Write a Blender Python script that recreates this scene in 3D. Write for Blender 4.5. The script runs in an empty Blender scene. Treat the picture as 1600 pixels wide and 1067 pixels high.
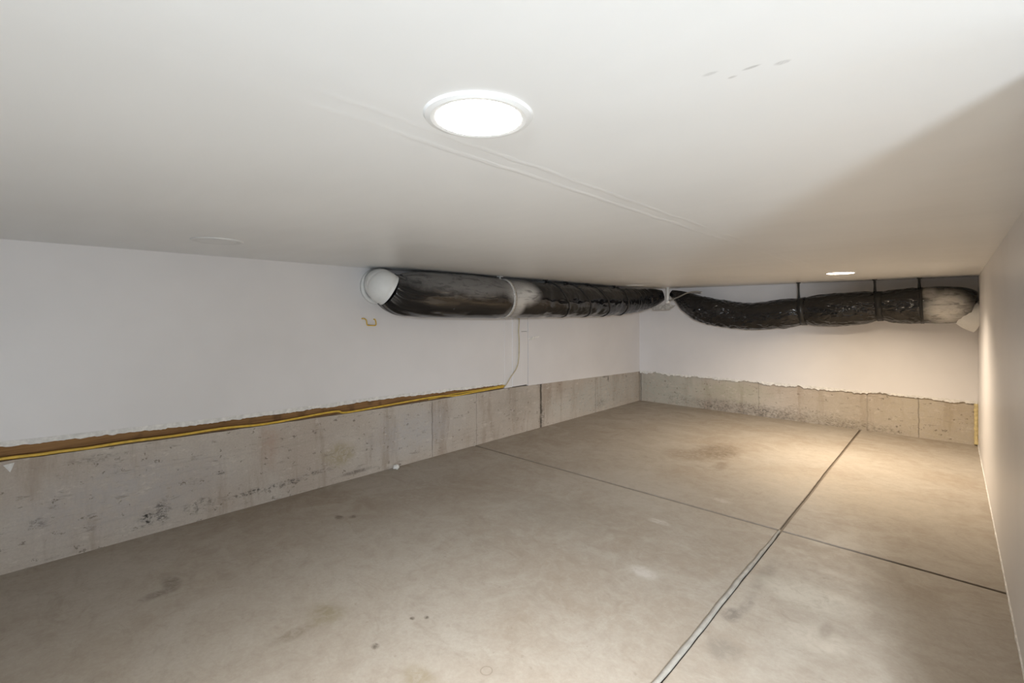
import bpy, bmesh, math, random
from mathutils import Vector, noise, Matrix
S = bpy.context.scene
COL = S.collection
R = math.radians

# ------------------------------------------------------------------ camera
CEIL = 1.5          # ceiling height
cam_d = bpy.data.cameras.new('camera')
cam = bpy.data.objects.new('camera', cam_d)
COL.objects.link(cam)
cam.location = (0, 0, 1.16)
cam.rotation_euler = (R(90), 0, R(43))
cam_d.sensor_width = 36
cam_d.lens = 737 / 1600 * 36
cam_d.shift_y = -41.5 / 1600
cam_d.clip_start = 0.01
S.camera = cam

# ------------------------------------------------------------------ world, exposure, lights
w = bpy.data.worlds.new('world')
S.world = w
w.use_nodes = True
w.node_tree.nodes['Background'].inputs[0].default_value = (0.9, 0.95, 1, 1)
w.node_tree.nodes['Background'].inputs[1].default_value = 0.0
S.view_settings.view_transform = 'Standard'
S.view_settings.look = 'None'
S.view_settings.gamma = 1
S.view_settings.use_curve_mapping = False
S.view_settings.exposure = 0.16


def area_light(name, loc, aim, size, power, col, spread=180):
    d = bpy.data.lights.new(name, 'AREA')
    d.shape = 'DISK'
    d.size = size
    d.energy = power
    d.color = col
    d.spread = R(spread)
    o = bpy.data.objects.new(name, d)
    COL.objects.link(o)
    o.location = loc
    o.rotation_euler = (Vector(aim) - Vector(loc)).to_track_quat('-Z', 'Y').to_euler()
    return o


# light that comes through the opening from the neighbouring room: a work lamp
# standing low on its floor, and that room's own ceiling lamp
area_light('work_light', (0.95, -0.35, 0.42), (-2.4, 1.1, 1.5), 0.28, 27, (0.80, 0.91, 1.0))
area_light('next_room_lamp', (0.62, -1.0, 1.46), (-0.4, 1.5, 0.0), 0.30, 62, (0.84, 0.92, 1.0), 90)

# ceiling lamps: colour, glow of the frosted lens, watts thrown down through it, beam spread
NEAR_LAMP = ((1.0, 0.955, 0.90), 28, 12.5, 118)
FAR_LAMP = ((1.0, 0.84, 0.64), 32, 25, 140)


# ------------------------------------------------------------------ node helpers
class NT:
    def __init__(s, name):
        s.m = bpy.data.materials.new(name)
        s.m.use_nodes = True
        s.t = s.m.node_tree
        s.p = s.t.nodes['Principled BSDF']
        tc = s.t.nodes.new('ShaderNodeTexCoord')
        s.obj = tc.outputs['Object']

    def n(s, kind, **kw):
        q = s.t.nodes.new(kind)
        for k, v in kw.items():
            setattr(q, k, v)
        return q

    def put(s, sock, v):
        if hasattr(v, 'is_output'):
            s.t.links.new(v, sock)
        else:
            if isinstance(v, tuple) and len(v) == 3 and sock.type == 'RGBA':
                v = (*v, 1)
            sock.default_value = v

    def math(s, op, a, b=0.0, clamp=False):
        q = s.n('ShaderNodeMath', operation=op, use_clamp=clamp)
        s.put(q.inputs[0], a)
        s.put(q.inputs[1], b)
        return q.outputs[0]

    def vmath(s, op, a, b=(0, 0, 0)):
        q = s.n('ShaderNodeVectorMath', operation=op)
        s.put(q.inputs[0], a)
        s.put(q.inputs[1], b)
        return q.outputs['Value'] if op in ('LENGTH', 'DISTANCE') else q.outputs[0]

    def noise(s, scale, detail=4, rough=0.55, vec=None, stretch=(1, 1, 1), dist=0.0, color=False):
        v = vec if vec is not None else s.obj
        if stretch != (1, 1, 1):
            v = s.vmath('MULTIPLY', v, stretch)
        q = s.n('ShaderNodeTexNoise')
        s.put(q.inputs['Vector'], v)
        q.inputs['Scale'].default_value = scale
        q.inputs['Detail'].default_value = detail
        q.inputs['Roughness'].default_value = rough
        q.inputs['Distortion'].default_value = dist
        return q.outputs['Color'] if color else q.outputs['Fac']

    def ramp(s, v, a, b, lo=0.0, hi=1.0):
        q = s.n('ShaderNodeMapRange', interpolation_type='SMOOTHSTEP')
        s.put(q.inputs['Value'], v)
        q.inputs['From Min'].default_value = a
        q.inputs['From Max'].default_value = b
        q.inputs['To Min'].default_value = lo
        q.inputs['To Max'].default_value = hi
        return q.outputs[0]

    def mix(s, fac, a, b, mode='MIX'):
        q = s.n('ShaderNodeMix', data_type='RGBA', blend_type=mode)
        s.put(q.inputs[0], fac)
        s.put(q.inputs[6], a)
        s.put(q.inputs[7], b)
        return q.outputs[2]

    def sep(s):
        if not hasattr(s, '_sep'):
            q = s.n('ShaderNodeSeparateXYZ')
            s.put(q.inputs[0], s.obj)
            s._sep = q.outputs
        return s._sep

    def wobble(s):
        if not hasattr(s, '_wob'):
            c = s.noise(7, 5, 0.65, color=True)
            s._wob = s.vmath('SUBTRACT', c, (0.5, 0.5, 0.5))
        return s._wob

    def blot(s, c, r, amp=0.35, soft=0.5, broken=True):
        """mask of an irregular stain: ellipsoid about c with radii r, edge broken by noise"""
        d = s.vmath('SUBTRACT', s.obj, c)
        d = s.vmath('MULTIPLY', d, tuple(1 / max(k, 1e-4) for k in r))
        wv = s.vmath('MULTIPLY', s.wobble(), (amp * 4,) * 3)
        L = s.vmath('LENGTH', s.vmath('ADD', d, wv))
        if not broken:
            return s.ramp(L, 1 - soft, 1 + soft, 1, 0)
        if not hasattr(s, '_brk'):
            s._brk = s.ramp(s.noise(24, 5, 0.7, dist=0.8), 0.36, 0.60, 0.35, 1.0)
        return s.math('MULTIPLY', s.ramp(L, 1 - soft, 1 + soft, 1, 0), s._brk)

    def bump(s, h, strength, dist=0.01, prev=None):
        q = s.n('ShaderNodeBump')
        s.put(q.inputs['Height'], h)
        q.inputs['Strength'].default_value = strength
        q.inputs['Distance'].default_value = dist
        if prev is not None:
            s.put(q.inputs['Normal'], prev)
        return q.outputs[0]

    def done(s, col, rough=0.5, nrm=None, spec=0.5, metal=0.0):
        s.put(s.p.inputs['Base Color'], col)
        s.put(s.p.inputs['Roughness'], rough)
        s.p.inputs['Specular IOR Level'].default_value = spec
        s.p.inputs['Metallic'].default_value = metal
        if nrm is not None:
            s.put(s.p.inputs['Normal'], nrm)
        return s.m


def plain(name, col, rough=0.5, spec=0.5, metal=0.0, bscale=60, bstr=0.1, var=0.12):
    t = NT(name)
    n = t.noise(bscale, 4)
    c = t.mix(t.ramp(n, 0.3, 0.7), tuple(k * (1 - var) for k in col), tuple(min(1, k * (1 + var)) for k in col))
    return t.done(c, rough, t.bump(n, bstr, 0.003), spec, metal)


# ------------------------------------------------------------------ materials
def mat_ceiling():
    t = NT('ceiling satin paint')
    x, y, z = t.sep()
    n = t.noise(9, 3, stretch=(0.5, 1, 1))
    big = t.noise(1.3, 2)
    # taped drywall joint running the length of the room at x = -0.75
    wob = t.math('MULTIPLY', t.math('SUBTRACT', t.noise(2.5, 3, stretch=(0, 1, 0)), 0.5), 0.05)
    d = t.math('ADD', t.math('ADD', x, 0.755), wob)
    gate = t.math('MULTIPLY', t.ramp(t.noise(2.2, 3, stretch=(0, 1, 0)), 0.38, 0.6, 0.25, 1), t.ramp(y, 0.2, 1.4, 0.15, 1))
    ridge1 = t.ramp(t.math('ABSOLUTE', d), 0.003, 0.014, 1, 0)
    ridge2 = t.ramp(t.math('ABSOLUTE', t.math('SUBTRACT', d, 0.055)), 0.003, 0.012, 0.8, 0)
    tape = t.ramp(t.math('ABSOLUTE', t.math('SUBTRACT', d, 0.03)), 0.06, 0.16, 1, 0)
    ridges = t.math('MULTIPLY', t.math('ADD', ridge1, ridge2), gate)
    streak = t.noise(6, 4, stretch=(0.35, 1.6, 1), dist=0.6)
    h = t.math('ADD', t.math('MULTIPLY', ridges, 0.85), t.math('MULTIPLY', tape, 0.3))
    h = t.math('ADD', h, t.math('MULTIPLY', streak, 0.22))
    h = t.math('ADD', h, t.math('MULTIPLY', n, 0.10))
    nr = t.bump(h, 0.16, 0.012)
    c = t.mix(t.ramp(big, 0.3, 0.7), (0.80, 0.80, 0.79), (0.83, 0.83, 0.82))
    c = t.mix(t.math('MULTIPLY', ridges, 0.5), c, (0.88, 0.88, 0.87))
    # scuffs by the front lamp
    for (cx, cy), rr in (((-0.249, 0.677), (0.010, 0.004)), ((-0.229, 0.708), (0.006, 0.003)),
                         ((-0.201, 0.698), (0.011, 0.003)), ((-0.167, 0.713), (0.009, 0.005))):
        c = t.mix(t.math('MULTIPLY', t.blot((cx, cy, CEIL), (rr[0], rr[1], 1), 0.12, 0.4), 0.45), c, (0.30, 0.29, 0.28))
    ro = t.ramp(streak, 0.3, 0.7, 0.30, 0.40)
    return t.done(c, ro, nr, 0.5)


def mat_paint(name, col=(0.81, 0.785, 0.778), rough=0.5, spec=0.4):
    t = NT(name)
    n = t.noise(14, 4)
    big = t.noise(1.7, 3)
    fine = t.noise(160, 2)
    c = t.mix(t.ramp(big, 0.3, 0.7), tuple(k * 0.965 for k in col), tuple(k * 1.02 for k in col))
    h = t.math('ADD', t.math('MULTIPLY', n, 0.6), t.math('MULTIPLY', fine, 0.15))
    return t.done(c, rough, t.bump(h, 0.12, 0.006), spec)


def mat_floor():
    t = NT('floor troweled concrete')
    big = t.noise(0.9, 4, 0.6, dist=0.6)
    mid = t.noise(3.2, 6, 0.65, dist=1.2)
    swirl = t.noise(5, 6, 0.7, stretch=(0.7, 1.6, 1), dist=1.6)
    fine = t.noise(70, 5, 0.7)
    speck = t.noise(38, 2, 0.5)
    c = t.mix(t.ramp(big, 0.35, 0.65), (0.345, 0.288, 0.228), (0.40, 0.352, 0.295))
    c = t.mix(t.ramp(mid, 0.42, 0.70, 0, 0.55), c, (0.45, 0.41, 0.355))
    c = t.mix(t.ramp(swirl, 0.52, 0.72, 0, 0.40), c, (0.27, 0.222, 0.172))
    mott = t.noise(16, 7, 0.7, dist=0.7)
    c = t.mix(t.ramp(mott, 0.45, 0.68, 0, 0.35), c, (0.46, 0.42, 0.36))
    c = t.mix(t.ramp(mott, 0.50, 0.30, 0, 0.30), c, (0.27, 0.225, 0.175))
    c = t.mix(t.ramp(fine, 0.3, 0.7, 0, 0.22), c, (0.25, 0.21, 0.165))
    c = t.mix(t.ramp(speck, 0.70, 0.76, 0, 0.35), c, (0.24, 0.20, 0.15))
    stains = [  # centre, radii, colour, strength
        ((-1.46, 4.12), (0.16, 0.24), (0.20, 0.155, 0.11), 0.6), ((-1.60, 3.86), (0.17, 0.15), (0.24, 0.19, 0.14), 0.45),
        ((-1.30, 3.75), (0.05, 0.12), (0.22, 0.17, 0.12), 0.4),
        ((-2.47, 0.49), (0.07, 0.03), (0.17, 0.14, 0.11), 0.5), ((-2.41, 0.44), (0.03, 0.06), (0.17, 0.14, 0.11), 0.5),
        ((-1.78, 0.84), (0.07, 0.06), (0.26, 0.22, 0.14), 0.5), ((-1.75, 0.70), (0.03, 0.07), (0.22, 0.18, 0.13), 0.45),
        ((-1.20, 0.90), (0.10, 0.04), (0.28, 0.23, 0.15), 0.45),
        ((-2.57, 1.30), (0.03, 0.02), (0.16, 0.13, 0.10), 0.6), ((-2.52, 1.36), (0.02, 0.02), (0.16, 0.13, 0.10), 0.6),
        ((-1.478, 0.88), (0.014, 0.012), (0.10, 0.08, 0.06), 0.7), ((-1.475, 1.10), (0.010, 0.008), (0.10, 0.08, 0.06), 0.7),
        ((-1.51, 1.06), (0.010, 0.008), (0.10, 0.08, 0.06), 0.7),
        ((-0.625, 1.91), (0.030, 0.045), (0.19, 0.165, 0.14), 0.55), ((-0.60, 2.00), (0.02, 0.10), (0.24, 0.21, 0.175), 0.45),
        ((-0.58, 1.70), (0.05, 0.06), (0.24, 0.21, 0.175), 0.45), ((-0.61, 2.3), (0.03, 0.18), (0.25, 0.22, 0.18), 0.45),
        ((-0.44, 2.26), (0.16, 0.10), (0.50, 0.46, 0.39), 0.55), ((-0.36, 1.98), (0.10, 0.08), (0.50, 0.45, 0.38), 0.45),
        ((-0.34, 2.05), (0.02, 0.06), (0.25, 0.21, 0.17), 0.4),
        ((-1.20, 2.50), (0.05, 0.03), (0.54, 0.50, 0.45), 0.6), ((-1.02, 1.96), (0.06, 0.04), (0.54, 0.50, 0.45), 0.5),
        ((-1.05, 3.05), (0.06, 0.03), (0.54, 0.50, 0.45), 0.45),
        ((-1.7, 2.2), (0.30, 0.22), (0.30, 0.26, 0.21), 0.35), ((-2.5, 2.0), (0.25, 0.5), (0.30, 0.245, 0.19), 0.4),
        ((-0.55, 3.7), (0.5, 0.35), (0.47, 0.41, 0.33), 0.35), ((-1.6, 2.9), (0.45, 0.4), (0.43, 0.39, 0.34), 0.35),
    ]
    for (cx, cy), (rx, ry), col, k in stains:
        c = t.mix(t.math('MULTIPLY', t.blot((cx, cy, 0), (rx, ry, 10), 0.32, 0.5), min(0.95, k * 1.5)), c, col)
    # dirt packed in the sawn joints
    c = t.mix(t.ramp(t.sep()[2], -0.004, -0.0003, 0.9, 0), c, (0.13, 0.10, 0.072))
    # grime spread along the lips of the joints
    fx, fy, fz = t.sep()
    grit = t.ramp(t.noise(14, 4, 0.6), 0.3, 0.6, 0.25, 0.75)
    gy = t.math('MULTIPLY', t.ramp(t.math('ABSOLUTE', t.math('SUBTRACT', fy, 2.84)), 0.008, 0.017, 1, 0), grit)
    gx = t.math('MULTIPLY', t.ramp(t.math('ABSOLUTE', t.math('ADD', fx, 0.675)), 0.007, 0.014, 1, 0), grit)
    c = t.mix(t.math('MAXIMUM', gx, gy), c, (0.20, 0.16, 0.12))
    # ring left by a tin
    dv = t.vmath('MULTIPLY', t.vmath('SUBTRACT', t.obj, (-1.11, 1.068, 0)), (1, 1, 0))
    rg = t.math('ABSOLUTE', t.math('SUBTRACT', t.vmath('LENGTH', dv), 0.019))
    c = t.mix(t.ramp(rg, 0.001, 0.003, 0.5, 0), c, (0.2, 0.16, 0.12))
    h = t.math('ADD', t.math('MULTIPLY', mid, 0.5), t.math('MULTIPLY', fine, 0.15))
    h = t.math('ADD', h, t.math('MULTIPLY', swirl, 0.3))
    ro = t.ramp(mid, 0.3, 0.7, 0.62, 0.45)
    return t.done(c, ro, t.bump(h, 0.20, 0.012), 0.35)


def mat_foundation(axis, seams, stains, tints):
    """board-formed concrete; axis 0 = runs along x, 1 = along y; seams = (position, darkness, half width)"""
    t = NT('foundation concrete')
    x, y, z = t.sep()
    run = y if axis == 1 else x
    st = (1, 1, 0.35)
    big = t.noise(1.6, 4, 0.6, dist=0.4)
    drip = t.noise(7, 5, 0.65, stretch=(1, 1, 0.16), dist=0.3)
    mid = t.noise(8, 6, 0.65, dist=0.5)
    fine = t.noise(90, 4, 0.7)
    board = t.noise(4, 3, 0.6, stretch=(0.3, 0.3, 14))
    c = t.mix(t.ramp(big, 0.35, 0.65), (0.49, 0.42, 0.355), (0.56, 0.505, 0.445))
    c = t.mix(t.ramp(mid, 0.45, 0.75, 0, 0.35), c, (0.60, 0.54, 0.475))
    c = t.mix(t.ramp(drip, 0.50, 0.68, 0, 0.55), c, (0.34, 0.26, 0.195))
    c = t.mix(t.ramp(board, 0.55, 0.75, 0, 0.22), c, (0.33, 0.29, 0.25))
    c = t.mix(t.ramp(fine, 0.35, 0.7, 0, 0.22), c, (0.29, 0.25, 0.21))
    for pos, r, col, k in tints:
        c = t.mix(t.math('MULTIPLY', t.blot(pos, r, 0.3, 0.6), k), c, col)
    # bug holes, chips and form marks
    hole = None
    for sc, pw, amp, gate in ((19, 4.0, 0.26, 0.25), (36, 2.6, 0.30, 0.30)):
        v = t.n('ShaderNodeTexVoronoi')
        t.put(v.inputs['Vector'], t.vmath('ADD', t.vmath('MULTIPLY', t.obj, (0.8, 0.8, 1.15)), t.vmath('MULTIPLY', t.noise(45, 5, 0.7, color=True), (0.07, 0.07, 0.07))))
        v.inputs['Scale'].default_value = sc
        q = t.n('ShaderNodeSeparateColor')
        t.put(q.inputs[0], v.outputs['Color'])
        rad = t.math('MULTIPLY', t.math('POWER', q.outputs[0], pw), amp)
        hk = t.ramp(t.math('SUBTRACT', v.outputs['Distance'], rad), -0.05, 0.03, 1, 0)
        hk = t.math('MULTIPLY', hk, t.ramp(q.outputs[1], gate, gate + 0.2))
        hole = hk if hole is None else t.math('MAXIMUM', hole, hk)
    scr = t.ramp(t.noise(30, 5, 0.75, stretch=(0.3, 0.3, 1.4), dist=0.5), 0.57, 0.68)
    hole = t.math('MAXIMUM', hole, t.math('MULTIPLY', scr, 0.55))
    light = t.ramp(t.noise(26, 6, 0.75, stretch=(0.5, 0.5, 1)), 0.56, 0.68, 0, 0.55)
    c = t.mix(light, c, (0.64, 0.585, 0.52))
    c = t.mix(t.math('MULTIPLY', hole, 0.7), c, (0.17, 0.14, 0.11))
    # honeycombed patches: clusters of small dark pits
    pit = t.ramp(t.noise(58, 5, 0.8, stretch=(0.7, 0.7, 1.2)), 0.46, 0.58)
    hgt = t.math('MULTIPLY', hole, -0.5)
    for pos, r, k in stains:
        b = t.math('MULTIPLY', t.math('MULTIPLY', t.blot(pos, r, 0.28, 0.45), pit), k)
        c = t.mix(b, c, (0.05, 0.045, 0.04))
        hgt = t.math('SUBTRACT', hgt, t.math('MULTIPLY', b, 0.5))
    # form joints
    wv = t.math('MULTIPLY', t.math('SUBTRACT', t.noise(9, 3, stretch=(0, 0, 1)), 0.5), 0.03)
    for pos, k, hw in seams:
        d = t.math('ABSOLUTE', t.math('SUBTRACT', t.math('ADD', run, wv), pos))
        s = t.math('MULTIPLY', t.ramp(d, hw * 0.4, hw, 1, 0), t.ramp(t.noise(12, 3), 0.25, 0.5, 0.35, 1))
        c = t.mix(t.math('MULTIPLY', s, k), c, (0.10, 0.085, 0.07))
        hgt = t.math('SUBTRACT', hgt, t.math('MULTIPLY', s, 0.4))
    hgt = t.math('ADD', hgt, t.math('ADD', t.math('MULTIPLY', mid, 0.4), t.math('MULTIPLY', fine, 0.2)))
    return t.done(c, 0.8, t.bump(hgt, 0.35, 0.012), 0.25)


def mat_sleeve(name, patches, stretch, strength, scale):
    """black plastic duct sleeve with white paint overspray patches"""
    t = NT(name)
    wr = t.noise(scale, 1, 0.5, stretch=stretch, dist=0.4)
    wr2 = t.noise(scale * 2.4, 1, 0.5, stretch=stretch, dist=0.4)
    crease = t.math('ABSOLUTE', t.math('SUBTRACT', wr, 0.5))
    crease2 = t.math('ABSOLUTE', t.math('SUBTRACT', wr2, 0.5))
    c = t.mix(t.ramp(wr, 0.35, 0.65), (0.006, 0.006, 0.007), (0.011, 0.0105, 0.011))
    drag = t.ramp(t.noise(20, 4, 0.6, stretch=(0.35, 0.35, 1.3), dist=1.0), 0.32, 0.52, 0.45, 1)
    for pos, r, col, k, soft in patches:
        m = t.math('MULTIPLY', t.math('MULTIPLY', t.blot(pos, r, 0.10, soft, False), drag), k)
        c = t.mix(m, c, col)
    h = t.math('ADD', t.math('MULTIPLY', crease, 2.0), t.math('MULTIPLY', crease2, 0.6))
    return t.done(c, 0.12, t.bump(h, strength, 0.04), 0.55)


M_ceiling = mat_ceiling()
M_wall = mat_paint('white wall paint', rough=0.42)
M_wall_r = mat_paint('white wall paint satin', rough=0.38, spec=0.5)
M_mud = plain('white joint compound', (0.80, 0.78, 0.745), 0.7, bscale=40, bstr=0.4)
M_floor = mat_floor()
M_white = plain('white trim plastic', (0.82, 0.82, 0.81), 0.35, bscale=20, bstr=0.02, var=0.02)
M_gap_shade = plain('backing with gap shade painted in', (0.10, 0.085, 0.07), 0.9)  # dark colour stands in for the shade inside the narrow drywall gap


def mat_wood():
    t = NT('brown sill plate wood')
    g = t.noise(5, 5, 0.6, stretch=(1, 0.5, 18), dist=0.8)
    c = t.mix(t.ramp(g, 0.3, 0.7), (0.22, 0.115, 0.045), (0.36, 0.20, 0.085))
    c = t.mix(t.ramp(t.noise(7, 4), 0.55, 0.7, 0, 0.6), c, (0.11, 0.06, 0.028))
    return t.done(c, 0.75, t.bump(g, 0.3, 0.004), 0.2)


M_sill = mat_wood()
M_foundL = mat_foundation(1,
    [(2.37, 0.55, 0.006), (2.86, 0.35, 0.006), (3.76, 1.0, 0.020), (4.78, 0.4, 0.008), (5.86, 0.6, 0.012)],
    [((-3.1, 0.50, 0.085), (0.3, 0.03, 0.035), 1), ((-3.1, 0.57, 0.105), (0.3, 0.035, 0.055), 0.9), ((-3.1, 0.74, 0.085), (0.3, 0.07, 0.035), 0.8),
     ((-3.1, 1.02, 0.085), (0.3, 0.13, 0.012), 1), ((-3.1, 1.22, 0.09), (0.3, 0.10, 0.016), 0.9),
     ((-3.1, 1.42, 0.11), (0.3, 0.10, 0.012), 0.6),
     ((-3.1, 0.85, 0.245), (0.3, 0.02, 0.012), 1), ((-3.1, 0.10, 0.19), (0.3, 0.03, 0.025), 0.45),
     ((-3.1, 0.30, 0.45), (0.3, 0.08, 0.02), 0.4), ((-3.1, 3.78, 0.1), (0.3, 0.04, 0.12), 0.6),
     ((-3.1, 4.9, 0.10), (0.3, 0.12, 0.05), 0.5)],
    [((-3.1, 5.0, 0.405), (0.5, 0.06, 0.010), (0.06, 0.05, 0.045), 0.95), ((-3.1, 5.06, 0.375), (0.5, 0.014, 0.03), (0.06, 0.05, 0.045), 0.95),
     ((-3.1, 1.70, 0.045), (0.5, 0.10, 0.012), (0.17, 0.14, 0.12), 0.8), ((-3.1, 1.57, 0.19), (0.5, 0.10, 0.07), (0.36, 0.29, 0.16), 0.7), ((-3.1, 2.2, 0.25), (0.5, 0.35, 0.14), (0.46, 0.45, 0.46), 0.5),
     ((-3.1, 0.45, 0.25), (0.5, 0.4, 0.16), (0.44, 0.42, 0.42), 0.5), ((-3.1, 1.12, 0.36), (0.5, 0.05, 0.12), (0.42, 0.27, 0.20), 0.4),
     ((-3.1, 4.9, 0.2), (0.5, 0.9, 0.2), (0.44, 0.46, 0.44), 0.55), ((-3.1, 3.4, 0.3), (0.5, 0.3, 0.16), (0.37, 0.33, 0.28), 0.5)])
M_foundB = mat_foundation(0,
    [(-0.23, 0.55, 0.006), (-1.62, 0.25, 0.006), (-0.62, 0.2, 0.01), (-3.09, 0.6, 0.012)],
    [((-1.9, 5.88, 0.06), (0.5, 0.3, 0.08), 0.55), ((-2.6, 5.88, 0.08), (0.12, 0.3, 0.07), 0.4),
     ((-1.2, 5.88, 0.05), (0.45, 0.3, 0.10), 0.35), ((-0.65, 5.88, 0.03), (0.3, 0.3, 0.05), 0.4)],
    [((-1.9, 5.88, 0.03), (0.6, 0.5, 0.10), (0.27, 0.24, 0.20), 0.6), ((-1.0, 5.88, 0.02), (0.5, 0.5, 0.06), (0.30, 0.26, 0.21), 0.6), ((-2.7, 5.88, 0.2), (0.45, 0.5, 0.25), (0.44, 0.46, 0.40), 0.6), ((-1.9, 5.88, 0.25), (0.4, 0.5, 0.12), (0.43, 0.42, 0.31), 0.55),
     ((-0.1, 5.88, 0.2), (0.4, 0.5, 0.3), (0.50, 0.43, 0.30), 0.5), ((-0.8, 5.88, 0.2), (0.4, 0.5, 0.2), (0.46, 0.40, 0.31), 0.5)])
M_cable = plain('yellow cable jacket', (0.72, 0.47, 0.07), 0.45, bscale=30, bstr=0.02)
M_cable_p = plain('cable jacket under beige paint', (0.52, 0.45, 0.30), 0.6, bscale=30, bstr=0.1)
M_strap = plain('black strap', (0.014, 0.014, 0.014), 0.4, bscale=90, bstr=0.1)
M_strap_p = plain('paint splashed strap', (0.50, 0.48, 0.45), 0.5, bscale=90, bstr=0.2, var=0.3)
M_steel = plain('dull steel', (0.45, 0.43, 0.40), 0.4, metal=0.8, bscale=60, bstr=0.05)
M_duct_white = plain('white painted duct metal', (0.80, 0.80, 0.78), 0.5, bscale=18, bstr=0.15, var=0.03)
M_foil = plain('torn white insulation facing', (0.80, 0.78, 0.74), 0.6, bscale=35, bstr=0.5, var=0.2)
M_bead = plain('grey sealant', (0.33, 0.31, 0.275), 0.6, bscale=25, bstr=0.4, var=0.12)
M_foam = plain('yellow spray foam', (0.70, 0.58, 0.30), 0.8, bscale=40, bstr=0.6)
M_can = plain('white lamp reflector', (0.76, 0.76, 0.75), 0.55, bscale=10, bstr=0.0, var=0.0)
M_off = plain('unlit frosted lens', (0.78, 0.78, 0.77), 0.4, bscale=10, bstr=0.0, var=0.01)


def emit(name, col, strength):
    m = bpy.data.materials.new(name)
    m.use_nodes = True
    p = m.node_tree.nodes['Principled BSDF']
    p.inputs['Base Color'].default_value = (0.9, 0.9, 0.9, 1)
    p.inputs['Emission Color'].default_value = (*col, 1)
    p.inputs['Emission Strength'].default_value = strength
    return m


M_lit_near = emit('lit lens neutral', *NEAR_LAMP[:2])
M_lit_far = emit('lit lens warm', *FAR_LAMP[:2])


# ------------------------------------------------------------------ mesh helpers
def obj(name, bm, mat, parent=None, smooth=False):
    bmesh.ops.recalc_face_normals(bm, faces=bm.faces)
    me = bpy.data.meshes.new(name)
    bm.to_mesh(me)
    bm.free()
    if smooth:
        me.polygons.foreach_set('use_smooth', [True] * len(me.polygons))
    me.materials.append(mat)
    o = bpy.data.objects.new(name, me)
    COL.objects.link(o)
    if parent is not None:
        o.parent = parent
        o.matrix_parent_inverse = Matrix.Translation(parent.location).inverted()
    return o


def struct(name, bm, mat, smooth=False):
    o = obj(name, bm, mat, None, smooth)
    o['kind'] = 'structure'
    return o


def tag(o, label, cat, group=None):
    o['label'] = label
    o['category'] = cat
    if group:
        o['group'] = group
    return o


def thing(name, label, cat, loc, group=None):
    o = bpy.data.objects.new(name, None)
    o.empty_display_size = 0.05
    COL.objects.link(o)
    o.location = loc
    return tag(o, label, cat, group)


def box(bm, a, b):
    xs, ys, zs = zip(a, b)
    v = [bm.verts.new((x, y, z)) for x in xs for y in ys for z in zs]
    for f in ((0, 1, 3, 2), (4, 6, 7, 5), (0, 4, 5, 1), (2, 3, 7, 6), (0, 2, 6, 4), (1, 5, 7, 3)):
        bm.faces.new([v[i] for i in f])


def BX(*pairs):
    bm = bmesh.new()
    for a, b in pairs:
        box(bm, a, b)
    return bm


def nz(x, y=0.0, z=0.0):
    return noise.noise(Vector((x, y, z)))


def spline(pts, n):
    """Catmull-Rom through pts, n samples; each point may carry extra numbers (radius)"""
    P = [pts[0]] + list(pts) + [pts[-1]]
    out = []
    segs = len(pts) - 1
    for i in range(n + 1):
        u = i / n * segs
        k = min(int(u), segs - 1)
        f = u - k
        a, b, c, d = P[k], P[k + 1], P[k + 2], P[k + 3]
        out.append(tuple(0.5 * ((2 * b[j]) + (-a[j] + c[j]) * f + (2 * a[j] - 5 * b[j] + 4 * c[j] - d[j]) * f * f
                                + (-a[j] + 3 * b[j] - 3 * c[j] + d[j]) * f ** 3) for j in range(len(b))))
    return out


def tube(pts, seg=24, disp=None, caps=True, flat=1.0):
    """pts = list of (x,y,z,r); disp(i, k, angle) -> radius factor"""
    bm = bmesh.new()
    rings = []
    up = Vector((0, 0, 1))
    n = len(pts)
    for i, (x, y, z, r) in enumerate(pts):
        a = Vector(pts[max(i - 1, 0)][:3])
        b = Vector(pts[min(i + 1, n - 1)][:3])
        t = (b - a).normalized()
        ref = up if abs(t.z) < 0.95 else Vector((1, 0, 0))
        s = t.cross(ref).normalized()
        q = s.cross(t).normalized()
        ring = []
        for k in range(seg):
            an = 2 * math.pi * k / seg
            f = disp(i / (n - 1), an, r) if disp else 1.0
            ring.append(bm.verts.new(Vector((x, y, z)) + (s * math.cos(an) * flat + q * math.sin(an)) * r * f))
        rings.append(ring)
    for i in range(n - 1):
        for k in range(seg):
            bm.faces.new((rings[i][k], rings[i][(k + 1) % seg], rings[i + 1][(k + 1) % seg], rings[i + 1][k]))
    if caps:
        bm.faces.new(rings[0])
        bm.faces.new(rings[-1])
    return bm


def lathe(profile, c, seg=64, axis=(0, 0, 1)):
    """closed profile of (r, h) turned about axis at c"""
    bm = bmesh.new()
    A = Vector(axis).normalized()
    rot = Vector((0, 0, 1)).rotation_difference(A).to_matrix()
    rings = []
    for k in range(seg):
        an = 2 * math.pi * k / seg
        rings.append([bm.verts.new(Vector(c) + rot @ Vector((r * math.cos(an), r * math.sin(an), h))) for r, h in profile])
    m = len(profile)
    for k in range(seg):
        p, q = rings[k], rings[(k + 1) % seg]
        for j in range(m):
            j2 = (j + 1) % m
            bm.faces.new((p[j], p[j2], q[j2], q[j]))
    bmesh.ops.remove_doubles(bm, verts=bm.verts, dist=1e-6)
    return bm


def disc(c, r, z0, z1, seg=64):
    bm = bmesh.new()
    t = [bm.verts.new((c[0] + r * math.cos(2 * math.pi * k / seg), c[1] + r * math.sin(2 * math.pi * k / seg), z1)) for k in range(seg)]
    b = [bm.verts.new((v.co.x, v.co.y, z0)) for v in t]
    bm.faces.new(t)
    bm.faces.new(b)
    for k in range(seg):
        bm.faces.new((t[k], t[(k + 1) % seg], b[(k + 1) % seg], b[k]))
    return bm


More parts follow.
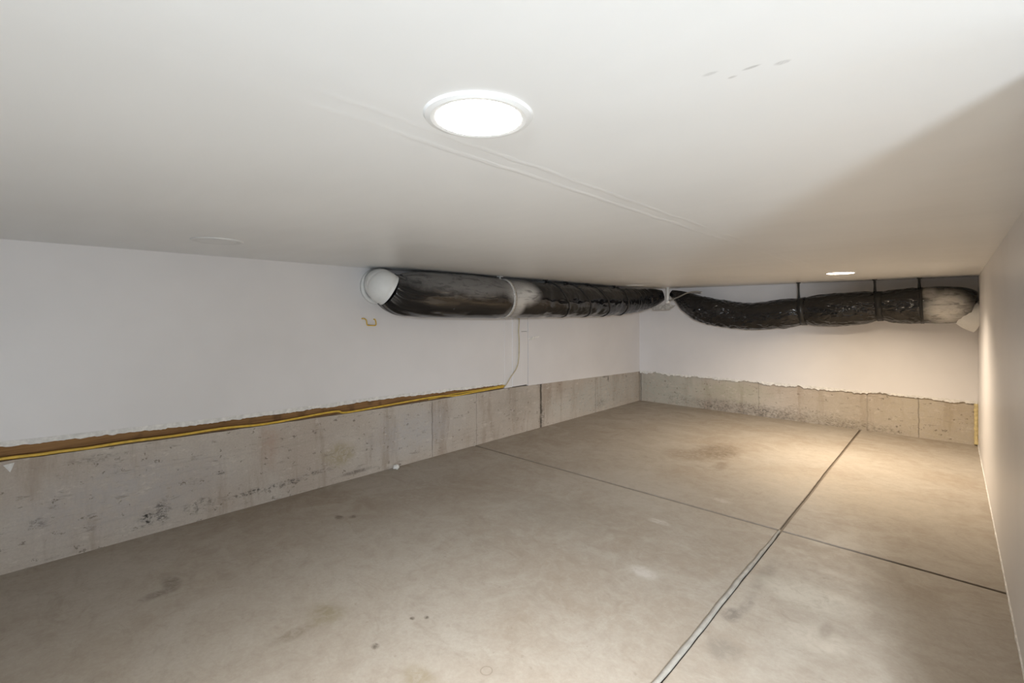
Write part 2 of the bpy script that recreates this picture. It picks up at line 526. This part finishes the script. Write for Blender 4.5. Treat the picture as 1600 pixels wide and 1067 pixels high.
def slab(axis, runs, lo, hi, d0, d1):
    """sheet along axis ('x' or 'y'), lower edge lo(s), upper edge hi(s), depth d0..d1 (d may be a function)"""
    bm = bmesh.new()
    rows = []
    for s in runs:
        a = d0(s) if callable(d0) else d0
        b = d1(s) if callable(d1) else d1
        mk = (lambda d, zz: bm.verts.new((d, s, zz))) if axis == 'y' else (lambda d, zz: bm.verts.new((s, d, zz)))
        rows.append((mk(a, lo(s)), mk(b, lo(s)), mk(b, hi(s)), mk(a, hi(s))))
    for p, q in zip(rows, rows[1:]):
        for j in range(4):
            bm.faces.new((p[j], p[(j + 1) % 4], q[(j + 1) % 4], q[j]))
    bm.faces.new(rows[0])
    bm.faces.new(rows[-1])
    return bm


def lin(a, b, step):
    n = max(1, int(round((b - a) / step)))
    return [a + (b - a) * i / n for i in range(n + 1)]


def interp(tab):
    def f(s):
        if s <= tab[0][0]:
            return tab[0][1]
        for (a, va), (b, vb) in zip(tab, tab[1:]):
            if s <= b:
                return va + (vb - va) * (s - a) / (b - a)
        return tab[-1][1]
    return f


def ragged(seed, amp, big=0.5):
    return lambda s: amp * (nz(s * 9, seed) * big + nz(s * 38, seed + 5) * 0.6 + abs(nz(s * 90, seed + 9)) * 0.5)


# ------------------------------------------------------------------ setting
XL, XR, YB, YN = -3.10, 0.17, 5.88, -2.2      # room faces: left, right, back, near
JX = lambda y: -0.675 + 0.006 * nz(y * 1.3, 3) + 0.002 * nz(y * 9, 4)
JY = lambda x: 2.84 + 0.003 * nz(x * 1.4, 7) + 0.002 * nz(x * 8, 8)


def make_floor():
    bm = bmesh.new()
    gx = [('p', v) for v in lin(-3.3, -0.78, 0.12)] + [('j', -0.05), ('j', -0.0085), ('j', -0.0060), ('j', 0.0060), ('j', 0.0085), ('j', 0.05)] \
        + [('p', v) for v in lin(-0.56, 2.5, 0.12)]
    gy = [('p', v) for v in lin(-2.4, 2.72, 0.08)] + [('j', -0.05), ('j', -0.0085), ('j', -0.0060), ('j', 0.0060), ('j', 0.0085), ('j', 0.05)] \
        + [('p', v) for v in lin(2.96, 6.1, 0.08)]
    grid = []
    for kx, vx in gx:
        row = []
        for ky, vy in gy:
            y0 = vy if ky == 'p' else 2.84 + vy
            x = vx if kx == 'p' else JX(y0) + vx
            y = vy if ky == 'p' else JY(x) + vy
            deep = (kx == 'j' and abs(vx) < 0.007) or (ky == 'j' and abs(vy) < 0.007)
            if x > 0.3 and ky == 'j':
                deep = deep and kx == 'j'
            row.append(bm.verts.new((x, y, -0.010 if deep else 0.0)))
        grid.append(row)
    for i in range(len(gx) - 1):
        for j in range(len(gy) - 1):
            bm.faces.new((grid[i][j], grid[i + 1][j], grid[i + 1][j + 1], grid[i][j + 1]))
    bm2 = bm
    r = bmesh.ops.extrude_face_region(bm2, geom=list(bm2.faces))
    for v in r['geom']:
        if isinstance(v, bmesh.types.BMVert):
            v.co.z = -0.12
    return bm


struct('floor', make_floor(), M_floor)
struct('ceiling', BX(((-3.3, -2.4, CEIL), (2.5, 6.1, CEIL + 0.1))), M_ceiling)

# left side: concrete foundation, exposed sill plate, drywall with a ragged lower edge
topL = interp([(-2.4, 0.515), (0, 0.505), (0.86, 0.482), (1.92, 0.464), (3.23, 0.461), (4.38, 0.431), (5.9, 0.392)])
botL = interp([(-2.4, 0.585), (0, 0.567), (0.86, 0.538), (1.92, 0.528), (3.22, 0.496)])
rg = ragged(1.5, 0.010)
Ys = lin(-2.4, 6.1, 0.02)
struct('wall_left_foundation', slab('y', Ys, lambda s: -0.05, lambda s: topL(s) + 0.002 * nz(s * 12), -3.35,
                                    lambda s: XL + 0.002 * nz(s * 6, 2)), M_foundL)
struct('wall_left_sill', slab('y', lin(-2.4, 3.25, 0.05), lambda s: topL(s) - 0.003, lambda s: botL(s) + 0.06, -3.35, -3.135), M_sill)
bm = slab('y', lin(-2.4, 3.235, 0.01), lambda s: botL(s) + rg(s), lambda s: CEIL, -3.14, -3.113)
struct('wall_left', bm, M_wall)
# lighter, thicker lip of joint compound along the torn drywall edge
rg2 = ragged(8.1, 0.006)
struct('trim_1', slab('y', lin(-2.4, 3.235, 0.01), lambda s: botL(s) + rg(s) - 0.001, lambda s: botL(s) + 0.024 + rg2(s) * 0.4,
                      -3.125, lambda s: -3.110 + 0.003 * nz(s * 30, 3)), M_mud)
struct('wall_left_panel', slab('y', lin(3.568, 6.0, 0.02), lambda s: topL(s) + 0.003 * nz(s * 14, 6) - 0.002, lambda s: CEIL, -3.14, -3.104), M_wall)
# boxed strip standing proud of the drywall between the two sheets
struct('wall_left_backing', BX(((-3.35, 3.24, 0.40), (-3.128, 6.0, CEIL))), M_gap_shade)
bm = BX(((-3.13, 3.235, 0.462), (-3.110, 3.34, CEIL)), ((-3.13, 3.34, 0.466), (-3.103, 3.462, CEIL)), ((-3.13, 3.462, 0.466), (-3.102, 3.556, 0.993)), ((-3.13, 3.464, 0.998), (-3.103, 3.554, CEIL)))
struct('trim_2', bm, M_wall)

# back side
topB = interp([(-3.1, 0.385), (0.2, 0.375)])
rb = ragged(4.4, 0.022, 0.9)
struct('wall_back_foundation', slab('x', lin(-3.2, 0.25, 0.03), lambda s: -0.05, lambda s: topB(s) + 0.03, 6.1, lambda s: YB + 0.002 * nz(s * 7, 1)), M_foundB)
struct('wall_back', slab('x', lin(-3.2, 0.25, 0.01), lambda s: topB(s) + rb(s), lambda s: CEIL, 6.1, YB - 0.010), M_wall)
rb2 = ragged(6.7, 0.010)
struct('trim_3', slab('x', lin(-3.09, 0.165, 0.008), lambda s: topB(s) + rb(s) - 0.004 + 0.004 * nz(s * 60, 2), lambda s: topB(s) + 0.020 + rb2(s),
                      YB - 0.006, lambda s: YB - 0.015 - 0.007 * abs(nz(s * 25, 4))), M_mud)
# right side: opening to the next room beside the camera
DOOR0, DOOR1 = -0.75, 0.84
rr = ragged(2.2, 0.006)
struct('wall_right', slab('y', lin(DOOR1, 6.1, 0.02), lambda s: 0.012 + abs(rr(s)), lambda s: CEIL, XR, XR + 0.11), M_wall_r)
struct('wall_right_near', BX(((XR, -2.4, 0), (XR + 0.11, DOOR0, CEIL))), M_wall_r)
rt = ragged(3.3, 0.005)
struct('trim_4', slab('y', lin(DOOR1, 5.88, 0.012), lambda s: -0.002, lambda s: 0.011 + abs(rt(s)) * 1.6, XR + 0.05,
                      lambda s: XR - 0.003 - 0.004 * abs(nz(s * 14, 6))), M_mud)
struct('wall_near', BX(((-3.3, -2.4, 0), (2.5, YN, CEIL))), M_wall)
# the next room
struct('wall_next_room', BX(((2.3, -2.4, 0), (2.5, 1.6, CEIL)), ((XR + 0.11, 1.4, 0), (2.5, 1.6, CEIL))), M_wall)

# ------------------------------------------------------------------ sealant, foam, cable
bead_p = []
for y in lin(0.2, 2.83, 0.02):
    k = min(1.0, (2.85 - y) / 0.5)
    bead_p.append((JX(y) - 0.001 + 0.003 * nz(y * 7, 1), y, 0.002, (0.007 + 0.005 * k) * (1 + 0.25 * nz(y * 11, 9))))
o = obj('joint_sealant', tube(bead_p, 12, lambda u, an, r: 1.0 if math.sin(an) > 0 else 0.55), M_bead, None, True)
tag(o, 'light grey sealant bead squeezed along the lengthwise joint of the concrete floor', 'sealant')

fp = [(XR - 0.012 + 0.004 * nz(z * 20, 1), YB - 0.012, z, 0.014 * (1 + 0.35 * nz(z * 30, 5))) for z in lin(0.01, 0.37, 0.01)]
o = obj('foam_bead', tube(fp, 10), M_foam, None, True)
tag(o, 'yellow spray foam bead in the corner of back foundation and right wall', 'foam')

cab = thing('electrical_cable', 'yellow cable lying along the ledge of the left foundation and rising up the wall', 'cable', (-3.106, 0, 0.50))
CAB = [(-2.3, 0.53), (-1.0, 0.525), (-0.4, 0.522), (-0.02, 0.517), (0.102, 0.511), (0.178, 0.510), (0.28, 0.506), (0.429, 0.507),
       (0.649, 0.500), (0.867, 0.500), (1.114, 0.486), (1.529, 0.496), (1.623, 0.476), (1.928, 0.481), (2.407, 0.488),
       (2.611, 0.470), (2.833, 0.474), (3.215, 0.479)]
cp = spline([(-3.104, y, max(z, topL(y) + 0.008), 0.0068) for y, z in CAB], 260)
obj('jacket', tube(cp, 10), M_cable, cab, True)
cp2 = spline([(-3.125, 2.35, topL(2.35) + 0.006, 0.005), (-3.118, 2.6, topL(2.6) + 0.020, 0.005), (-3.112, 3.0, topL(3.0) + 0.024, 0.005), (-3.106, 3.225, 0.492, 0.005)], 120)
obj('strand', tube(cp2, 10), M_cable, cab, True)
cp3 = spline([(-3.105, 3.215, 0.482, 0.0055), (-3.099, 3.24, 0.495, 0.0055), (-3.098, 3.30, 0.560, 0.0055), (-3.091, 3.375, 0.640, 0.0055),
              (-3.087, 3.405, 0.73, 0.0055), (-3.087, 3.412, 0.90, 0.0055), (-3.087, 3.404, 1.0, 0.0055), (-3.087, 3.412, 1.10, 0.0055), (-3.087, 3.412, 1.25, 0.0055)], 120)
o = obj('painted_riser', tube(cp3, 10), M_cable_p, cab, True)
o['label'] = 'upper length of the cable dulled with wall paint'

sp = spline([(-3.118, 1.750, 1.134, 0.0045), (-3.088, 1.756, 1.132, 0.0045), (-3.082, 1.768, 1.120, 0.0045), (-3.080, 1.774, 1.088, 0.0045),
             (-3.080, 1.800, 1.084, 0.0045), (-3.082, 1.840, 1.084, 0.0045), (-3.086, 1.848, 1.10, 0.0045), (-3.095, 1.846, 1.126, 0.0045), (-3.118, 1.846, 1.128, 0.0045)], 60)
o = obj('cable_stub', tube(sp, 10), M_cable, None, True)
tag(o, 'short yellow cable loop poking from the white left wall below the duct elbow', 'cable')

# torn paper at the edge of the boxed strip
bm = bmesh.new()
pts = [(-3.103, 3.565, 0.925), (-3.099, 3.60, 0.932), (-3.086, 3.66, 0.944), (-3.080, 3.72, 0.944), (-3.086, 3.70, 0.928), (-3.094, 3.64, 0.912), (-3.102, 3.585, 0.904)]
a = [bm.verts.new(p) for p in pts]
b = [bm.verts.new((p[0] - 0.0015, p[1], p[2])) for p in pts]
bm.faces.new(a)
bm.faces.new(b)
for k in range(len(pts)):
    bm.faces.new((a[k], a[(k + 1) % len(pts)], b[(k + 1) % len(pts)], b[k]))
o = obj('torn_paper', bm, M_foil)
tag(o, 'small torn flap of drywall paper curling beside the vertical strip on left wall', 'paper')

# crumbs
def crumb(name, loc, r, seed, mat, sq=(1, 1, 0.7)):
    bm = bmesh.new()
    bmesh.ops.create_icosphere(bm, subdivisions=3, radius=r)
    for v in bm.verts:
        n = v.co.normalized()
        f = 1 + 0.35 * nz(n.x * 1.7 + seed, n.y * 1.7, n.z * 1.7) + 0.15 * nz(n.x * 5 + seed, n.y * 5, n.z * 5)
        v.co = Vector((n.x * sq[0], n.y * sq[1], n.z * sq[2])) * r * f
    zmin = min(v.co.z for v in bm.verts)
    for v in bm.verts:
        v.co += Vector((loc[0], loc[1], loc[2] - zmin))
    return obj(name, bm, mat, None, True)


o = crumb('plaster_crumb', (-3.055, 2.0, 0.0), 0.024, 3.3, M_mud)
tag(o, 'white crumb of plaster on the floor against the left foundation', 'crumb')
bm = bmesh.new()
a = [bm.verts.new(p) for p in ((-3.099, -0.010, 0.488), (-3.093, 0.026, 0.494), (-3.096, 0.018, 0.468), (-3.099, 0.012, 0.452))]
b = [bm.verts.new((v.co.x - 0.004, v.co.y, v.co.z)) for v in a]
bm.faces.new(a)
bm.faces.new(b)
for k in range(4):
    bm.faces.new((a[k], a[(k + 1) % 4], b[(k + 1) % 4], b[k]))
o = obj('paint_flake', bm, M_mud)
tag(o, 'pale pointed flake of paint stuck high on the left foundation under the yellow cable', 'flake')

# ------------------------------------------------------------------ recessed ceiling lights
def ceiling_light(x, y, lens_r, trim_r, lens_mat, label, lamp=None):
    t = thing('recessed_light', label, 'ceiling light', (x, y, CEIL), 'round recessed lights in the ceiling')
    prof = [(lens_r, 0.0), (lens_r, -0.004), (lens_r + 0.002, -0.005), (trim_r - 0.012, -0.006), (trim_r - 0.003, -0.004), (trim_r, 0.0)]
    obj('trim_ring', lathe(prof, (x, y, CEIL)), M_can, t)
    obj('lens', disc((x, y), lens_r + 0.001, CEIL - 0.0056, CEIL - 0.0005), lens_mat, t)
    if lamp:
        a = area_light('lamp_beam', (x, y, CEIL - 0.0075), (x, y, 0), lens_r * 2, lamp[2], lamp[0], lamp[3])
        a.parent = t
        a.matrix_parent_inverse = Matrix.Translation(t.location).inverted()
    return t


ceiling_light(-0.593, 0.552, 0.0715, 0.094, M_lit_near, 'large lit round ceiling light in the foreground', NEAR_LAMP)
ceiling_light(-0.657, 4.579, 0.092, 0.105, M_lit_far, 'lit warm ceiling light in front of the duct along the back wall', FAR_LAMP)
ceiling_light(-2.459, 0.66, 0.074, 0.105, M_off, 'unlit ceiling light near the top edge of the left wall')
ceiling_light(-2.677, 4.952, 0.080, 0.105, M_off, 'unlit ceiling light close to the far left corner, beside the long duct')

# ------------------------------------------------------------------ duct along the left wall
d1 = thing('flexible_duct', 'black plastic insulated duct with white elbow along the left wall', 'duct', (-2.9, 1.9, 1.2))
STR_L = [2.98, 3.55, 3.98, 4.40, 4.85]


def pinch(v, spots, wd=0.09, dep=0.10):
    return 1 - sum(dep * math.exp(-((v - s) / wd) ** 2) for s in spots)


LP = [(-2.90, 1.835, 1.337, 0.124), (-2.897, 1.915, 1.300, 0.145), (-2.905, 2.06, 1.306, 0.166), (-2.91, 2.3, 1.311, 0.176), (-2.915, 2.6, 1.311, 0.180),
      (-2.91, 2.9, 1.304, 0.177), (-2.91, 3.1, 1.304, 0.175), (-2.91, 3.6, 1.307, 0.172), (-2.915, 4.1, 1.310, 0.171), (-2.915, 4.6, 1.313, 0.169), (-2.91, 5.0, 1.320, 0.160),
      (-2.88, 5.3, 1.335, 0.145), (-2.82, 5.48, 1.358, 0.128), (-2.73, 5.60, 1.388, 0.100), (-2.665, 5.65, 1.408, 0.066)]
lp = spline(LP, 600)
LY = [p[1] for p in lp]


def crumple(a, b, c):
    """sharp folds of slack plastic film"""
    return 0.5 - abs(nz(a + 0.31, b + 0.43, c + 0.57)) * 1.6


def disp_left(u, an, r):
    y = LY[min(int(round(u * 600)), 600)]
    f = pinch(y, STR_L, 0.07, 0.035)
    gather = math.exp(-max(0, y - 1.9) / 0.22)
    f += gather * 0.12 * nz(an * 3.2 + y * 4, y * 1.2, 2) + gather * 0.05 * nz(an * 7 + y * 6, y * 2, 4)
    ca = math.cos(an)
    far = min(1, max(0, (y - 3.1) / 0.4))
    f += far * (0.022 * nz(y * 7, ca * 1.5, math.sin(an) * 1.5) + 0.006 * nz(y * 20, ca * 2, math.sin(an) * 2))
    f += far * 0.030 * crumple(y * 7 + ca * 2, ca * 2.2, math.sin(an) * 2.2) + far * 0.014 * crumple(y * 16, ca * 4, math.sin(an) * 4)
    f += (1 - far) * 0.008 * crumple(y * 2.5, ca * 4, math.sin(an) * 4)
    f += (1 - far) * 0.015 * nz(y * 2.2, ca * 2.5, math.sin(an) * 2.5)
    end = min(1, max(0, (y - 5.0) / 0.4))
    f += end * 0.05 * nz(y * 26, ca, math.sin(an))
    return f


obj('sleeve', tube(lp, 112, disp_left), mat_sleeve('black duct sleeve left', [
    ((-2.75, 3.10, 1.36), (0.25, 0.17, 0.10), (0.62, 0.60, 0.57), 0.95, 0.6), ((-2.75, 3.05, 1.24), (0.25, 0.06, 0.09), (0.55, 0.53, 0.50), 0.8, 0.6),
    ((-2.72, 3.02, 1.17), (0.20, 0.10, 0.06), (0.40, 0.38, 0.36), 0.6, 0.5),
    ((-2.80, 2.55, 1.50), (0.25, 0.75, 0.19), (0.24, 0.23, 0.22), 0.75, 0.22),
    ((-2.80, 4.2, 1.47), (0.22, 0.9, 0.05), (0.12, 0.115, 0.11), 0.6, 0.6),
    ((-2.72, 2.32, 1.20), (0.04, 0.016, 0.018), (0.5, 0.5, 0.48), 0.8, 0.4),
], (1, 0.4, 1), 0.14, 7), d1, True)

# white elbow: leaves the wall, droops and turns along it
ep = spline([(-3.112, 1.88, 1.388, 0.106), (-3.03, 1.855, 1.386, 0.108), (-2.965, 1.815, 1.376, 0.113), (-2.915, 1.812, 1.352, 0.118), (-2.90, 1.845, 1.330, 0.118)], 80)
gores = lambda u, an, r: 1.0 - 0.030 * math.exp(-((((u * 4) % 1) - 0.5) / 0.09) ** 2)
obj('elbow', tube(ep, 48, gores), M_duct_white, d1, True)
obj('collar', lathe([(0.10, 0.0), (0.10, 0.02), (0.128, 0.018), (0.130, 0.0)], (-3.113, 1.865, 1.368), 64, (1, 0, 0)), M_duct_white, d1, True)


def band(path, tval, mat, width, name, parent=None, slant=0.0, lift=0.005, hook=None, key=1, dispf=None, rad=None):
    """ring of strap round the duct at path parameter nearest tval, drawn along the axis by slant from top to bottom"""
    i0 = min(range(len(path)), key=lambda i: abs(path[i][key] - tval))
    bm = bmesh.new()
    seg = 56
    N = len(path) - 1
    step = (Vector(path[i0 + 1][:3]) - Vector(path[i0][:3])).length
    rings = []
    for k in range(seg):
        an = 2 * math.pi * k / seg
        row = []
        for e in (-0.5, 0.5):
            off = slant * (0.5 - 0.5 * math.sin(an)) + e * width
            i = max(1, min(N - 1, i0 + int(round(off / step))))
            x, y, z, r = path[i]
            t = (Vector(path[i + 1][:3]) - Vector(path[i - 1][:3])).normalized()
            s = t.cross(Vector((0, 0, 1))).normalized()
            q = s.cross(t).normalized()
            f = dispf(i / N, an, r) if dispf else 1
            for l in (0.0, lift):
                row.append(bm.verts.new(Vector((x, y, z)) + (s * math.cos(an) + q * math.sin(an)) * (r * f + l)))
        rings.append(row)
    for k in range(seg):
        p, q = rings[k], rings[(k + 1) % seg]
        for a, b in ((0, 1), (1, 3), (3, 2), (2, 0)):
            bm.faces.new((p[a], p[b], q[b], q[a]))
    top = rings[seg // 4][1].co.copy()
    return bm, top


def strap(duct, path, tval, mat, width, slant=0.0, key=1, dispf=None, toward=(0, 0), label=None):
    """strap round a duct: loop mesh under the duct, its hanger and ceiling tab under the loop"""
    bm, top = band(path, tval, mat, width, 'band', slant=slant, key=key, dispf=dispf)
    o = obj('strap', bm, mat, duct, True)
    if label:
        o['label'] = label
    tp = spline([(top.x, top.y, top.z - 0.004, 0.013), (top.x + toward[0] * 0.5, top.y + toward[1] * 0.5, (top.z + CEIL) / 2, 0.009),
                 (top.x + toward[0], top.y + toward[1], CEIL - 0.002, 0.012)], 10)
    h = tube(tp, 8)
    box(h, (top.x + toward[0] - 0.018, top.y + toward[1] - 0.018, CEIL - 0.008), (top.x + toward[0] + 0.018, top.y + toward[1] + 0.018, CEIL - 0.0005))
    g = obj('hanger', h, mat)
    g.parent = o
    return o


strap(d1, lp, 2.98, M_strap_p, 0.035, label='pale strap splashed with paint', dispf=disp_left)
strap(d1, lp, 3.62, M_strap, 0.022, slant=0.22, dispf=disp_left, toward=(0.03, -0.05))
strap(d1, lp, 3.98, M_strap, 0.024, slant=0.26, dispf=disp_left, toward=(0.03, -0.08))
strap(d1, lp, 4.36, M_strap, 0.026, slant=0.26, dispf=disp_left, toward=(0.03, -0.06))
strap(d1, lp, 4.92, M_strap, 0.026, slant=0.05, dispf=disp_left, toward=(0.02, -0.05))

# ------------------------------------------------------------------ duct along the back wall
d2 = thing('flexible_duct', 'wrinkled black plastic insulated duct sagging along the back wall', 'duct', (-1.1, 5.7, 1.05))
STR_B = [-1.14, -0.503, -0.171]
BP = [(-2.56, 5.67, 1.432, 0.040), (-2.44, 5.66, 1.375, 0.085), (-2.34, 5.67, 1.305, 0.125), (-2.2, 5.68, 1.235, 0.148), (-2.05, 5.69, 1.195, 0.155),
      (-1.80, 5.70, 1.152, 0.150), (-1.60, 5.70, 1.145, 0.150), (-1.35, 5.70, 1.170, 0.155), (-1.14, 5.70, 1.198, 0.152), (-0.83, 5.70, 1.212, 0.166),
      (-0.503, 5.70, 1.243, 0.152), (-0.33, 5.70, 1.242, 0.162), (-0.171, 5.70, 1.247, 0.163), (-0.05, 5.70, 1.250, 0.162), (0.06, 5.705, 1.245, 0.152), (0.125, 5.71, 1.228, 0.130)]
bp = spline(BP, 600)
BXs = [p[0] for p in bp]


def disp_back(u, an, r):
    x = BXs[min(int(round(u * 600)), 600)]
    f = pinch(x, STR_B[:2], 0.075, 0.10) * pinch(x, STR_B[2:], 0.05, 0.02)
    ca, sa = math.cos(an), math.sin(an)
    cr = math.exp(-((x + 1.95) / 0.28) ** 2)
    f += (0.020 + 0.04 * cr) * nz(x * 16, ca * 2.2, sa * 2.2) + (0.004 + 0.02 * cr) * nz(x * 30, ca * 5, sa * 5)
    f += 0.040 * crumple(x * 6 + sa * 2, ca * 2.4, sa * 2.4) + 0.022 * crumple(x * 14 - sa * 3, ca * 4, sa * 4) + 0.045 * cr * crumple(x * 20, ca * 5, sa * 5)
    f += 0.016 * nz(x * 5 + sa * 3, ca * 4 + 7, sa * 4)
    f += 0.014 * math.exp(-((x - 0.03) / 0.15) ** 2) * nz(an * 6, x * 4)
    return f


obj('sleeve', tube(bp, 112, disp_back), mat_sleeve('black duct sleeve back', [
    ((-0.03, 5.56, 1.22), (0.13, 0.25, 0.13), (0.68, 0.66, 0.62), 0.95, 0.6),
    ((-0.15, 5.56, 1.36), (0.05, 0.2, 0.06), (0.45, 0.43, 0.41), 0.6, 0.5),
], (0.8, 1, 1.3), 0.38, 11), d2, True)
bt = spline([(0.08, 5.705, 1.205, 0.118), (0.11, 5.71, 1.175, 0.125), (0.14, 5.715, 1.155, 0.132), (0.172, 5.72, 1.145, 0.140)], 12)
o = obj('wall_boot', tube(bt, 48), M_duct_white, d2, True)
o['label'] = 'white painted metal boot where the duct enters the right wall'
strap(d2, bp, -1.14, M_strap, 0.055, key=0, dispf=disp_back, toward=(0.0, -0.02))
strap(d2, bp, -0.503, M_strap, 0.045, key=0, dispf=disp_back, toward=(0.0, -0.02))
strap(d2, bp, -0.20, M_strap, 0.020, key=0, dispf=disp_back, toward=(0.0, -0.02))

# ------------------------------------------------------------------ pipe and scraps in the far corner
pp = thing('drop_pipe', 'short white vertical pipe dropping from the ceiling between the two ducts', 'pipe', (-2.57, 5.58, 1.28))
obj('pipe', tube([(-2.57, 5.58, CEIL, 0.019), (-2.57, 5.58, 1.305, 0.019)], 20), M_white, pp, True)
obj('fitting', lathe([(0.0, -0.012), (0.030, -0.012), (0.030, 0.022), (0.021, 0.026), (0.0, 0.026)], (-2.57, 5.58, 1.312), 24), M_white, pp, True)
rd = spline([(-2.55, 5.57, 1.335, 0.008), (-2.42, 5.54, 1.375, 0.008), (-2.30, 5.51, 1.418, 0.008), (-2.20, 5.50, 1.434, 0.008), (-2.12, 5.50, 1.425, 0.008)], 30)
o = obj('metal_rod', tube(rd, 10), M_steel, None, True)
tag(o, 'thin bent metal rod slanting from the white pipe over the start of the back duct', 'rod')
bm = bmesh.new()
rows = []
for i in range(13):
    u = i / 12
    row = []
    for j in range(6):
        v = j / 5
        x = -2.645 + (u - 0.5) * (0.34 - 0.12 * (1 - v))
        z = 1.222 + 0.064 * v + 0.016 * nz(u * 6, v * 2, 1)
        y = 5.60 + 0.02 * nz(u * 6, v * 4, 3) - 0.05 * (1 - v)
        row.append(bm.verts.new((x, y, z)))
    rows.append(row)
for i in range(12):
    for j in range(5):
        bm.faces.new((rows[i][j], rows[i + 1][j], rows[i + 1][j + 1], rows[i][j + 1]))
r = bmesh.ops.solidify(bm, geom=list(bm.faces), thickness=0.004)
o = obj('torn_facing', bm, M_foil, d1, True)
o['label'] = 'torn white scrap of insulation facing'
